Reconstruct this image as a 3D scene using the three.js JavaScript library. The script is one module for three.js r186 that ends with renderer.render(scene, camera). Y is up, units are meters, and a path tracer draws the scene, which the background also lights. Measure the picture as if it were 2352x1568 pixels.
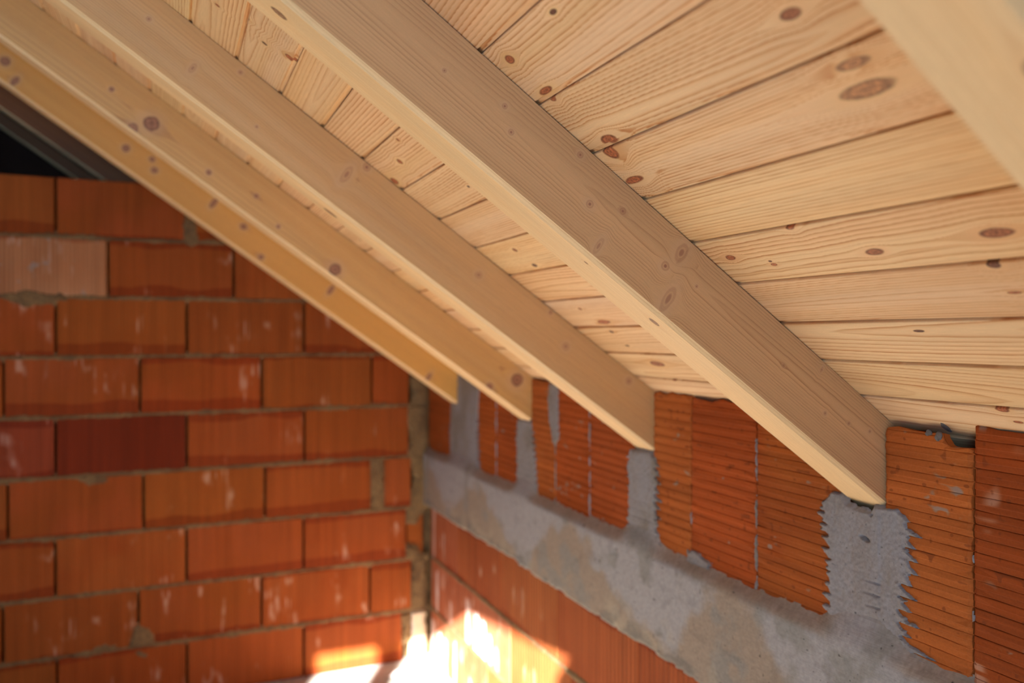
import * as THREE from 'three';
import { mergeGeometries } from 'three/addons/utils/BufferGeometryUtils.js';

// ---------------------------------------------------------------- camera, sky, sun, exposure
const scene = new THREE.Scene();
const camera = new THREE.PerspectiveCamera(2 * Math.atan(784 / 1855.86) * 180 / Math.PI, 2352 / 1568, 0.05, 200);
{
  const yaw = 0.4034, pitch = -0.0069;
  camera.position.set(-1.1831, 1.5846, 3.8214);
  camera.lookAt(-1.1831 + Math.sin(yaw) * Math.cos(pitch), 1.5846 + Math.sin(pitch), 3.8214 - Math.cos(yaw) * Math.cos(pitch));
  camera.focus = 1.28;
  camera.userData.fStop = camera.getFocalLength() / 12.5;
}
const renderer = new THREE.WebGLRenderer({ antialias: true });
renderer.toneMapping = THREE.LinearToneMapping;
renderer.toneMappingExposure = 1.2;
renderer.shadowMap.enabled = true;
const SKY = { color: [0.52, 0.86, 1.32], strength: 7.0 };
const SUN = { dir: [0.535, -0.56, -1], color: [1.0, 0.985, 0.965], strength: 49 };
scene.background = new THREE.Color().setRGB(...SKY.color);
scene.backgroundIntensity = SKY.strength;
const sun = new THREE.DirectionalLight(new THREE.Color().setRGB(...SUN.color), SUN.strength);
{
  const d = new THREE.Vector3(...SUN.dir).normalize();
  sun.target.position.set(-1, 0.5, 1.5);
  sun.position.copy(sun.target.position).addScaledVector(d, -12);
  sun.castShadow = true;
  sun.shadow.mapSize.set(4096, 4096);
  Object.assign(sun.shadow.camera, { left: -6, right: 6, top: 6, bottom: -6, near: 0.5, far: 30 });
  sun.name = 'sun';
  scene.add(sun, sun.target);
}

// ---------------------------------------------------------------- dimensions (metres)
const ANG = 0.6123, CA = Math.cos(ANG), SA = Math.sin(ANG);
const YS = 1.2819;                 // rafter underside where it meets the knee wall face (x = 0)
const RH = 0.1326, RW = 0.0923;    // rafter depth and width
const P0 = 0.1541, DP = 0.1106;    // first board joint and board pitch along the slope
const ROOM_W = 7.5, ROOM_L = 5.6, RIDGE = 3.75;
const G0 = 2.2466, COURSE = 0.25;  // top of the gable masonry, course height
const RT = 1.024, RB = 0.752;      // concrete ring beam top and bottom
const roofUnder = (x) => YS + (RH - x * SA) / CA;   // underside of the boarding above x

// ---------------------------------------------------------------- helpers
const used = {};
function numbered(n) { const k = used[n] = (used[n] ?? -1) + 1; return k ? n + '_' + String(k).padStart(3, '0') : n; }
function rng(seed) { let s = (seed * 2654435761) >>> 0 || 1; return () => { s = (s + 0x6d2b79f5) >>> 0; let t = Math.imul(s ^ (s >>> 15), 1 | s); t = (t + Math.imul(t ^ (t >>> 7), 61 | t)) ^ t; return ((t ^ (t >>> 14)) >>> 0) / 4294967296; }; }
const PERM = new Float32Array(65536); { const r = rng(77); for (let i = 0; i < 65536; i++) PERM[i] = r() * 2 - 1; }
function n2(x, y) {
  const xi = Math.floor(x), yi = Math.floor(y); let fx = x - xi, fy = y - yi;
  fx = fx * fx * (3 - 2 * fx); fy = fy * fy * (3 - 2 * fy);
  const a = (xi & 255) | ((yi & 255) << 8), b = ((xi + 1) & 255) | ((yi & 255) << 8), c = (xi & 255) | (((yi + 1) & 255) << 8), d = ((xi + 1) & 255) | (((yi + 1) & 255) << 8);
  const p = PERM[a] + (PERM[b] - PERM[a]) * fx, q = PERM[c] + (PERM[d] - PERM[c]) * fx;
  return p + (q - p) * fy;
}
const fbm = (x, y, o = 4) => { let s = 0, a = 0.55; for (let i = 0; i < o; i++) { s += a * n2(x, y); x = x * 2.03 + 17.3; y = y * 2.03 + 5.1; a *= 0.5; } return s; };
const clamp = (x, a = 0, b = 1) => x < a ? a : x > b ? b : x;
const smooth = (a, b, x) => { x = clamp((x - a) / (b - a)); return x * x * (3 - 2 * x); };
const mix3 = (o, c, t) => { o[0] += (c[0] - o[0]) * t; o[1] += (c[1] - o[1]) * t; o[2] += (c[2] - o[2]) * t; };
function texture(data, w, h, { srgb = true, wrap = THREE.RepeatWrapping, wrapT = wrap } = {}) {
  const t = new THREE.DataTexture(data, w, h);
  t.magFilter = THREE.LinearFilter; t.minFilter = THREE.LinearFilter;
  t.wrapS = wrap; t.wrapT = wrapT;
  if (srgb) t.colorSpace = THREE.SRGBColorSpace;
  t.needsUpdate = true;
  return t;
}
function put(buf, i, c) { buf[i] = clamp(c[0], 0, 255); buf[i + 1] = clamp(c[1], 0, 255); buf[i + 2] = clamp(c[2], 0, 255); buf[i + 3] = 255; }
function shadow(o) { o.traverse((m) => { if (m.isMesh) { m.castShadow = true; m.receiveShadow = true; } }); return o; }
function part(name, geometry, material, parent, label) {
  const m = new THREE.Mesh(geometry, material); m.name = numbered(name);
  if (label) m.userData.label = label;
  (parent || scene).add(m); return shadow(m);
}
function structure(name) { const g = new THREE.Group(); g.name = name; g.userData.kind = 'structure'; scene.add(g); return g; }
// quads with flat normals
class Quads {
  constructor() { this.p = []; this.t = []; this.t1 = []; }
  quad(a, b, c, d, uv) { for (const k of [0, 1, 2, 0, 2, 3]) { this.p.push(...[a, b, c, d][k]); this.t.push(...(uv ? uv[k] : [0, 0])); } }
  tri(a, b, c, uv) { this.p.push(...a, ...b, ...c); this.t.push(...(uv ? uv.flat() : [0, 0, 0, 0, 0, 0])); }
  build() {
    const g = new THREE.BufferGeometry();
    g.setAttribute('position', new THREE.Float32BufferAttribute(this.p, 3));
    g.setAttribute('uv', new THREE.Float32BufferAttribute(this.t, 2));
    g.computeVertexNormals(); return g;
  }
}
function metreBox(x0, x1, y0, y1, z0, z1) {   // box with uv in metres
  const q = new Quads(), P = (x, y, z) => [x, y, z];
  const f = (a, b, c, d, w, h) => q.quad(a, b, c, d, [[0, 0], [w, 0], [w, h], [0, h]]);
  const X = x1 - x0, Y = y1 - y0, Z = z1 - z0;
  f(P(x0, y0, z1), P(x1, y0, z1), P(x1, y1, z1), P(x0, y1, z1), X, Y);
  f(P(x1, y0, z0), P(x0, y0, z0), P(x0, y1, z0), P(x1, y1, z0), X, Y);
  f(P(x1, y0, z1), P(x1, y0, z0), P(x1, y1, z0), P(x1, y1, z1), Z, Y);
  f(P(x0, y0, z0), P(x0, y0, z1), P(x0, y1, z1), P(x0, y1, z0), Z, Y);
  f(P(x0, y1, z1), P(x1, y1, z1), P(x1, y1, z0), P(x0, y1, z0), X, Z);
  f(P(x0, y0, z0), P(x1, y0, z0), P(x1, y0, z1), P(x0, y0, z1), X, Z);
  return q.build();
}
// a profile of [x, y] points swept along z
function sweepZ(profile, z0, z1) {
  const s = new THREE.Shape(profile.map(([x, y]) => new THREE.Vector2(x, y)));
  const g = new THREE.ExtrudeGeometry(s, { depth: z1 - z0, bevelEnabled: false });
  g.translate(0, 0, z0); return g;
}

// ---------------------------------------------------------------- wood textures
function woodStrip(buf, W, row0, rows, len, wid, o) {
  const c = [0, 0, 0], s1 = o.seed * 13.7, per = o.period;
  for (let y = 0; y < rows; y++) {
    const v = (y + 0.5) / rows * wid;
    for (let x = 0; x < W; x++) {
      const u = (x + 0.5) / W * len;
      let ve = v, halo = 0, kn = 0, kr = 9, kc = null;
      for (const k of o.knots) {
        const du = u - k.u, dv0 = v - k.v;
        if (Math.abs(du) > k.a * 7) continue;
        const g = Math.exp(-(du * du) / (k.a * k.a * 3.2)), R = k.b * (k.pull ?? 1.7), dv = ve - k.v;
        ve = k.v + Math.sign(dv) * Math.sqrt(Math.max(0, dv * dv - R * R * g));
        const wob = 1 + 0.10 * n2(u * 70 + k.u * 91, v * 110);
        const r = Math.hypot(du / k.a, dv0 / k.b) * wob;
        if (r < kr) { kr = r; kc = k; }
        halo = Math.max(halo, 1 - smooth(0.9, 2.6, r));
      }
      const wob = o.wave * n2(u * 1.7 + s1, s1), wob2 = o.wave * 1.6 * n2(u * 1.1 + 40 + s1, s1 * 2);
      const dd = Math.max(o.d0 * 0.5, o.d0 + o.ds * u + wob2);
      let ring = Math.sqrt((ve - o.vc - wob) ** 2 + dd * dd) / per + 0.16 * n2(u * 4.5 + s1, v * 45) + 0.035 * n2(u * 30, v * 300 + s1);
      const id = Math.floor(ring), f = ring - id;
      const str = 0.6 + 0.4 * PERM[(id * 7 + (o.seed * 131 | 0)) & 65535];
      let late = (0.82 * Math.pow(f, 7) + 0.3 * Math.pow(f, 2)) * (1 - smooth(0.93, 1, f)) * 1.3 * str;
      const band = 0.5 + 0.5 * n2(ring * 0.23 + s1, u * 0.8);
      c[0] = o.base[0]; c[1] = o.base[1]; c[2] = o.base[2];
      mix3(c, o.warm, clamp(band * 0.75 * (o.band ?? 1)));
      mix3(c, o.late, clamp(late * o.contrast * (0.25 + 0.75 * smooth(0, 0.55, Math.abs(ve - o.vc - wob) / (ring * per + 1e-4)))));
      const fib = 1 + 0.028 * n2(u * 55, v * 2600 + s1) + 0.03 * n2(u * 3 + s1, v * 30) + 0.012 * n2(u * 900, v * 900);
      c[0] *= fib; c[1] *= fib; c[2] *= fib;
      if (kc) {
        if (halo > 0) mix3(c, kc.halo ?? o.warm, halo * (kc.pin ? 0.3 : 0.55));
        if (kc.pin) {
          const e = Math.max((1 - smooth(0.22, 0.5, kr)), 0.38 * (smooth(0.62, 0.78, kr) - smooth(0.8, 0.98, kr)), 0.36 * (1 - smooth(0.85, 1.05, kr)) * (0.6 + 0.4 * Math.sin(kr * 22)));
          mix3(c, kc.color, clamp(e) * kc.op);
          mix3(c, [222, 182, 136], 0.16 * (smooth(0.95, 1.1, kr) - smooth(1.15, 1.9, kr)));
        } else if (kr < 1.25) {
          const core = kc.color, t = 1 - smooth(0.82, 1.12, kr);
          const k = [core[0], core[1], core[2]], rg = 1 + 0.12 * Math.sin(kr * 15 + 2 * n2(u * 300, v * 300)) - 0.32 * smooth(0.62, 1, kr) + 0.16 * n2(u * 500, v * 500) - 0.25 * (1 - smooth(0, 0.3, kr));
          k[0] *= rg; k[1] *= rg; k[2] *= rg;
          mix3(c, k, t * (kc.op ?? 1));
        }
      }
      put(buf, ((row0 + y) * W + x) * 4, c);
    }
  }
}
const RED = [176, 102, 62], DARK = [112, 70, 48], PALE = [186, 132, 86], BROWN = [156, 104, 74], TAN = [160, 98, 60];
// knots seen on the boards: slope position, z, half length, half width, kind
const BOARD_KNOTS = [
  [1.0138, 2.944, 0.008, 0.0035, 1], [1.0029, 2.7875, 0.010, 0.007, 0], [0.9414, 2.7912, 0.019, 0.0055, 0], [0.9221, 2.788, 0.008, 0.0072, 0], [0.8295, 2.8089, 0.019, 0.0085, 0],
  [0.8048, 2.786, 0.015, 0.0145, 0], [0.748, 2.7715, 0.023, 0.0066, 0], [0.8707, 3.2154, 0.013, 0.0062, 3], [0.7927, 3.231, 0.02, 0.0065, 2], [0.7613, 3.2239, 0.034, 0.009, 2],
  [0.5904, 2.9622, 0.009, 0.006, 0], [0.5489, 2.7933, 0.011, 0.0058, 0], [0.5309, 2.8656, 0.0035, 0.0021, 1], [0.5233, 2.866, 0.006, 0.003, 0], [0.5247, 3.054, 0.014, 0.0058, 3],
  [0.5315, 3.2224, 0.02, 0.0078, 3], [0.4758, 3.1884, 0.009, 0.006, 1], [0.4258, 3.1831, 0.009, 0.0026, 0], [0.3478, 2.9999, 0.009, 0.003, 1], [0.1451, 3.0061, 0.011, 0.006, 0],
  [0.1138, 3.0117, 0.008, 0.0033, 0], [1.4291, 2.1877, 0.0048, 0.005, 0], [1.37, 2.2384, 0.0085, 0.009, 0], [1.3243, 2.1872, 0.0045, 0.006, 1], [1.2718, 2.2157, 0.0095, 0.012, 0],
  [1.0168, 2.2435, 0.005, 0.004, 0], [0.9821, 2.1455, 0.010, 0.007, 0], [0.9547, 2.0139, 0.016, 0.010, 0], [0.8594, 2.2937, 0.005, 0.003, 1], [0.6684, 2.1697, 0.010, 0.006, 3],
  [0.6149, 2.174, 0.011, 0.005, 1], [0.4856, 2.1538, 0.011, 0.006, 0], [0.4468, 2.137, 0.008, 0.0045, 0], [0.3965, 2.1716, 0.028, 0.007, 0], [0.3526, 2.152, 0.0085, 0.0045, 1],
  [0.2983, 2.1457, 0.0085, 0.0034, 1], [0.2224, 2.1825, 0.03, 0.0105, 3], [0.15, 2.1666, 0.011, 0.006, 0],
];
const KNOT = [RED, DARK, PALE, TAN];
const PLANK_U0 = 1.8, PLANK_LEN = 1.7, PLANK_ROWS = 16;
const plankTex = (() => {
  const W = 2048, H = 2048, buf = new Uint8Array(W * H * 4), rows = H / PLANK_ROWS;
  for (let r = 0; r < PLANK_ROWS; r++) {
    const k = r - 1, R = rng(100 + r), t0 = P0 + DP * k;
    const knots = BOARD_KNOTS.filter((b) => b[0] >= t0 && b[0] < t0 + DP).map((b) => ({ u: b[1] - PLANK_U0, v: b[0] - t0, a: b[2], b: b[3], color: KNOT[b[4]] }));
    const flat = R();
    woodStrip(buf, W, r * rows, rows, PLANK_LEN, DP, {
      seed: r + 1, knots, vc: 0.02 + R() * 0.08 + (flat > 0.7 ? 0.09 : 0), d0: flat > 0.7 ? 0.02 : 0.004 + R() * 0.02, ds: (R() - 0.5) * 0.05, period: 0.0045 + R() * 0.004, wave: 0.014,
      base: [236 + R() * 6, 200 + R() * 8, 150 + R() * 10], warm: [228 + R() * 8, 180 + R() * 10, 122 + R() * 12], late: [184, 110, 52], contrast: 0.85 + R() * 0.45,
    });
  }
  return texture(buf, W, H, { wrap: THREE.MirroredRepeatWrapping, wrapT: THREE.ClampToEdgeWrapping });
})();
const plankMat = new THREE.MeshStandardMaterial({ map: plankTex, roughness: 0.62 });

// ---------------------------------------------------------------- boarded ceiling
const slope = (t, n, z) => [-t * CA + n * SA, YS + t * SA + n * CA, z];
const ceiling = structure('ceiling');
function plankGeometry(k, row, z0, z1, lift, shift) {
  const t0 = P0 + DP * k, t1 = t0 + DP, n = RH + lift;
  const prof = [[t0 + 0.0056, n], [t1 - 0.0054, n], [t1 - 0.0045, n + 0.001], [t1 - 0.0045, n + 0.0185], [t0 - 0.0034, n + 0.0185], [t0 - 0.0034, n + 0.0048], [t0 + 0.0040, n + 0.0048], [t0 + 0.0046, n + 0.001]];
  const q = new Quads(), V = (t) => (row + 0.03 + 0.94 * clamp((t - t0) / DP)) / PLANK_ROWS, U = (z) => (z + shift - PLANK_U0) / PLANK_LEN;
  const N = prof.length;
  for (let i = 0; i < N; i++) {
    const a = prof[i], b = prof[(i + 1) % N];
    q.quad(slope(a[0], a[1], z0), slope(b[0], b[1], z0), slope(b[0], b[1], z1), slope(a[0], a[1], z1), [[U(z0), V(a[0])], [U(z0), V(b[0])], [U(z1), V(b[0])], [U(z1), V(a[0])]]);
  }
  for (const z of [z0, z1]) for (let i = 1; i < N - 1; i++) q.tri(slope(...prof[0], z), slope(...prof[i], z), slope(...prof[i + 1], z), [[U(z), V(t0)], [U(z), V(t1)], [U(z), V(t1)]]);
  return q.build();
}
{
  const R = rng(5);
  for (let k = -4; k * DP + P0 < RIDGE / CA; k++) {
    const row = k + 1 >= 0 && k + 1 < PLANK_ROWS ? k + 1 : ((k * 7 + 40) % 13) + 2;
    const shift = row === k + 1 ? 0 : R() * 3;
    part('plank', plankGeometry(k, row, -2.4, ROOM_L + 0.3, (R() - 0.5) * 0.0012, shift), plankMat, ceiling);
  }
  const deck = [slope(-0.62, RH + 0.0195, 0), slope(RIDGE / CA + 0.2, RH + 0.0195, 0), slope(RIDGE / CA + 0.2, RH + 0.1, 0), slope(-0.62, RH + 0.1, 0)].map((p) => [p[0], p[1]]);
  const plain = new THREE.MeshStandardMaterial({ color: new THREE.Color().setRGB(0.5, 0.36, 0.2), roughness: 0.8 });
  part('roof_deck', sweepZ(deck, -2.5, ROOM_L + 0.4), plain, ceiling);
  const mirror = deck.map(([x, y]) => [-2 * RIDGE - x, y]);
  part('left_slope_absorber', sweepZ(mirror, -2.5, ROOM_L + 0.4), new THREE.MeshStandardMaterial({ color: new THREE.Color().setRGB(0.09, 0.085, 0.085), roughness: 0.8 }), ceiling);  // unseen left slope, made near-black to soak up fill light
}

// ---------------------------------------------------------------- rafters
const RW2 = 2048, R_FACE = 256, R_SOFF = 160;
function rafterMaterial(seed, len, u0, faceKnots, soffKnots, o = {}) {
  const H = R_FACE + R_SOFF, buf = new Uint8Array(RW2 * H * 4), R = rng(seed);
  const kf = faceKnots.map(([t, h, r, el = 1, op = 0.85, col = BROWN]) => ({ u: t - u0, v: h, a: r * (el < 1 ? el : 1), b: r / (el > 1 ? el : 1), color: col, op, pin: o.pin ?? true, pull: 1.15, halo: [206, 164, 120] }));
  const ks = soffKnots.map(([t, w, r]) => ({ u: t - u0, v: w, a: r, b: r * 0.5, color: [150, 108, 76], op: 0.85 }));
  const tint = o.tint ?? [0, 0, 0];
  woodStrip(buf, RW2, 0, R_FACE, len, RH, { seed: seed + 0.5, knots: kf, vc: o.vc ?? 0.08, d0: o.d0 ?? 0.03, ds: o.ds ?? 0.012, period: o.period ?? 0.0046, wave: 0.006,
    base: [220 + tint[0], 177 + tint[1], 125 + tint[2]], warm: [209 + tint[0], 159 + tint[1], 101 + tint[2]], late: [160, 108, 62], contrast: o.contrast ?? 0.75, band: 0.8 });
  woodStrip(buf, RW2, R_FACE, R_SOFF, len, RW, { seed: seed + 0.9, knots: ks, vc: 0.16, d0: 0.02, ds: 0.006, period: 0.0036, wave: 0.004,
    base: [242, 207, 152], warm: [236, 192, 132], late: [198, 142, 86], contrast: 0.5, band: 1 });  // paler than the sides: floor bounce light put into the soffit colour
  const t = texture(buf, RW2, H, { wrap: THREE.MirroredRepeatWrapping, wrapT: THREE.ClampToEdgeWrapping });
  const m = new THREE.MeshStandardMaterial({ map: t, roughness: 0.6 });
  m.userData = { len, u0 }; return m;
}
function rafterGeometry(mat, t0, t1, ch = 0.007) {
  // cross-section in (h above soffit, w away from the near face); each side gets its strip of the texture
  const { len, u0 } = mat.userData, H = R_FACE + R_SOFF, U = (t) => (t - u0) / len;
  const F = (h) => (2 + (R_FACE - 4) * h / RH) / H, S = (w) => (R_FACE + 2 + (R_SOFF - 4) * w / RW) / H;
  const TOP = RH - 0.0016, pr = [[ch, 0, F(ch)], [TOP, 0, F(RH)], [TOP, RW, F(RH)], [ch, RW, F(ch)], [0, RW - ch, S(RW - ch)], [0, ch, S(ch)]];
  const q = new Quads(), at = (t, [h, w]) => slope(t, h, -w);
  const uvPair = [[F(ch), F(RH)], [F(RH - 0.03), F(RH)], [F(RH), F(ch)], [S(RW), S(RW - ch)], [S(RW - ch), S(ch)], [S(ch), S(0)]];
  for (let i = 0; i < 6; i++) {
    const a = pr[i], b = pr[(i + 1) % 6], [va, vb] = uvPair[i];
    q.quad(at(t0, a), at(t1, a), at(t1, b), at(t0, b), [[U(t0), va], [U(t1), va], [U(t1), vb], [U(t0), vb]]);
  }
  for (const t of [t0, t1]) for (let i = 1; i < 5; i++) q.tri(at(t, pr[0]), at(t, pr[i]), at(t, pr[i + 1]), [[U(t), F(0.01)], [U(t), F(0.1)], [U(t), F(0.06)]]);
  return q.build();
}
const KB = [[1.063, 0.075, 0.0034], [0.966, 0.095, 0.0048], [0.937, 0.071, 0.005], [0.832, 0.117, 0.0058], [0.777, 0.067, 0.007], [0.726, 0.094, 0.0056], [0.729, 0.025, 0.015, 0.38, 0.5], [0.604, 0.107, 0.018, 0.62, 0.7],
  [0.616, 0.072, 0.0085], [0.582, 0.033, 0.025, 0.4, 0.62], [0.55, 0.081, 0.003], [0.331, 0.077, 0.0035, 1, 0.7], [0.258, 0.118, 0.006, 0.5, 0.6], [0.208, 0.061, 0.0042], [0.152, 0.076, 0.0034], [0.102, 0.091, 0.0036]];
const KC = [[1.543, 0.082, 0.006], [1.423, 0.057, 0.013, 0.5, 0.6], [1.347, 0.114, 0.0055], [1.046, 0.081, 0.024, 0.42, 0.6], [1.02, 0.123, 0.010], [0.661, 0.086, 0.010, 1, 0.6], [0.369, 0.079, 0.011, 1, 0.6], [0.453, 0.124, 0.0065], [0.165, 0.11, 0.011, 1, 0.75], [1.255, 0.041, 0.004]];
const KD = [[1.534, 0.055, 0.022, 1, 0.9], [1.564, 0.012, 0.015, 1, 0.7], [1.67, 0.067, 0.0063], [1.33, 0.039, 0.0079], [1.182, 0.067, 0.0067], [0.859, 0.027, 0.019, 1, 0.9], [0.128, 0.092, 0.022, 1, 0.9], [0.201, 0.015, 0.012], [1.076, 0.031, 0.006]];
const KE = [[2.142, 0.068, 0.0156], [2.079, 0.031, 0.02, 0.5], [1.664, 0.067, 0.0131], [1.303, 0.094, 0.022, 0.45], [1.541, 0.062, 0.0117], [0.74, 0.084, 0.022, 0.45], [1.162, 0.086, 0.012], [1.039, 0.027, 0.0105], [0.181, 0.025, 0.02, 0.45], [1.571, 0.091, 0.010]];
const KA = [[0.80, 0.03, 0.009], [1.1, 0.09, 0.008]];
const mB = rafterMaterial(11, 1.45, -0.05, KB, [[1.276, 0.045, 0.013], [0.722, 0.025, 0.004], [0.565, 0.033, 0.011]], { vc: 0.085, d0: 0.022, period: 0.0043 });
const mC = rafterMaterial(12, 2.2, -0.05, KC, [[1.021, 0.06, 0.018]], { vc: 0.13, d0: 0.05, ds: 0.01, period: 0.004, contrast: 0.5, tint: [0, -2, -8] });  // warm bounce light tinted into the wood, stronger on the next two
const mD = rafterMaterial(13, 2.3, -0.05, KD, [], { vc: 0.03, d0: 0.03, ds: -0.012, period: 0.0045, contrast: 0.6, tint: [0, -5, -20], pin: false });
const mE = rafterMaterial(14, 2.4, -0.05, KE, [], { vc: 0.16, d0: 0.03, ds: 0.01, period: 0.0045, contrast: 0.5, tint: [4, -10, -40], pin: false });
const mA = rafterMaterial(15, 1.5, 0.2, KA, [[0.82, 0.02, 0.012]], { vc: 0.05, period: 0.0048 });
const mShaded = rafterMaterial(16, 2.4, -0.05, [], [], { tint: [-96, -106, -112], pin: false });  // shade of the space behind the gable painted into the wood colour
const RAFTERS = [
  [3.4960, mA, 'nearest roof rafter, heavily blurred, crossing the upper right corner'],
  [2.7482, mB, 'sharply focused rafter with many small knots, ending above the widest cement patch'],
  [1.9978, mC, 'rafter directly behind the sharply focused one, with one dark upright knot halfway along its side'],
  [1.2177, mD, 'blurred rafter with two large round dark knots on its side, between two plainer rafters'],
  [0.4397, mE, 'last lit rafter before the gable wall, its orange side speckled with small knots'],
  [-0.3300, mShaded, 'dim brown rafter beyond the gable wall, seen in the gap above the top brick course'],
  [-1.1000, mShaded, 'nearly black rafter deepest in the dark space above the gable wall'],
];
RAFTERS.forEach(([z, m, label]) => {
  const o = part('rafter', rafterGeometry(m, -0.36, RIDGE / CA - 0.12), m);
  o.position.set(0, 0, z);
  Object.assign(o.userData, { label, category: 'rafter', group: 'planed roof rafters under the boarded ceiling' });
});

// ---------------------------------------------------------------- mineral textures
function mineral(W, H, lu, lv, fn) {
  const buf = new Uint8Array(W * H * 4), c = [0, 0, 0];
  for (let y = 0; y < H; y++) for (let x = 0; x < W; x++) { fn((x + 0.5) / W * lu, (y + 0.5) / H * lv, c); put(buf, (y * W + x) * 4, c); }
  return buf;
}
const cementBuf = mineral(1024, 1024, 1, 1, (u, v, c) => {
  c[0] = 138; c[1] = 131; c[2] = 127;
  mix3(c, [126, 117, 106], smooth(-0.1, 0.5, fbm(u * 9, v * 9)));
  mix3(c, [142, 138, 138], smooth(0.05, 0.5, fbm(u * 17 + 9, v * 6)) * 0.7);
  const f = 1 + 0.05 * n2(u * 300, v * 300) + 0.05 * n2(u * 900, v * 900) - 0.45 * smooth(0.9, 0.97, n2(u * 130 + 3, v * 130)) - 0.3 * smooth(0.9, 0.98, n2(u * 60 + 3, v * 200));
  c[0] *= f; c[1] *= f; c[2] *= f;
});
const sandBuf = mineral(512, 512, 1, 1, (u, v, c) => {
  c[0] = 120; c[1] = 92; c[2] = 56;
  mix3(c, [98, 72, 42], smooth(-0.2, 0.5, fbm(u * 12, v * 12)));
  const f = 1 + 0.12 * n2(u * 200, v * 200) + 0.08 * n2(u * 90, v * 90);
  c[0] *= f; c[1] *= f; c[2] *= f;
});
const nearPocket = (a) => Math.max(...[2.712, 1.95, 1.175, 0.52].map((c) => Math.exp(-(((a - c) / (c < 1 ? 0.17 : 0.085)) ** 4))));
const beamBuf = mineral(2048, 256, 3.6, 0.34, (u, v, c) => {
  c[0] = 154; c[1] = 149; c[2] = 146;
  const e = v - 0.17 + 0.11 * fbm(u * 4.2, v * 5) + 0.05 * fbm(u * 16, v * 16);
  const bay = 0.10 * Math.cos((u - 1.18) * 8.1);
  mix3(c, [147, 129, 110], smooth(0.03, -0.03, e + bay - 0.0) * 0.95);
  mix3(c, [130, 126, 118], smooth(0.1, 0.45, fbm(u * 13 + 4, v * 13)) * 0.7);
  mix3(c, [166, 152, 128], smooth(0.1, 0.45, fbm(u * 11 + 14, v * 15)) * 0.55 * smooth(0.2, 0.05, v));
  mix3(c, [98, 94, 88], smooth(0.03, 0.0, v - 0.045 + 0.05 * fbm(u * 15, v * 20)) * 0.5);
  mix3(c, [164, 146, 124], smooth(0.278, 0.295, v + 0.006 * fbm(u * 12, 3)) * 0.7 * (1 - nearPocket(u)));
  const f = 1 + 0.05 * n2(u * 160, v * 160) + 0.05 * n2(u * 420, v * 420) - 0.5 * smooth(0.88, 0.97, n2(u * 110 + 3, v * 110)) - 0.07 * smooth(0.5, 0.9, n2(u * 34 + 3, v * 40));
  c[0] *= f; c[1] *= f; c[2] *= f;
});
const bumpBuf = mineral(512, 512, 1, 1, (u, v, c) => { const h = 128 + 50 * fbm(u * 40, v * 40) + 40 * n2(u * 250, v * 250) - 90 * smooth(0.9, 0.97, n2(u * 100 + 3, v * 100)); c[0] = c[1] = c[2] = h; });
const grainBump = texture(bumpBuf, 512, 512, { srgb: false });
const cementMat = new THREE.MeshStandardMaterial({ map: texture(cementBuf, 1024, 1024), roughness: 0.9, bumpMap: grainBump, bumpScale: 0.0022 });
const sandMat = new THREE.MeshStandardMaterial({ map: texture(sandBuf, 512, 512), roughness: 0.95, bumpMap: grainBump, bumpScale: 0.003 });
const beamMat = new THREE.MeshStandardMaterial({ map: texture(beamBuf, 2048, 256, { wrap: THREE.MirroredRepeatWrapping, wrapT: THREE.ClampToEdgeWrapping }), roughness: 0.85, bumpMap: grainBump, bumpScale: 0.001 });
const concreteMat = new THREE.MeshStandardMaterial({ map: cementMat.map, roughness: 0.9 });

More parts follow.
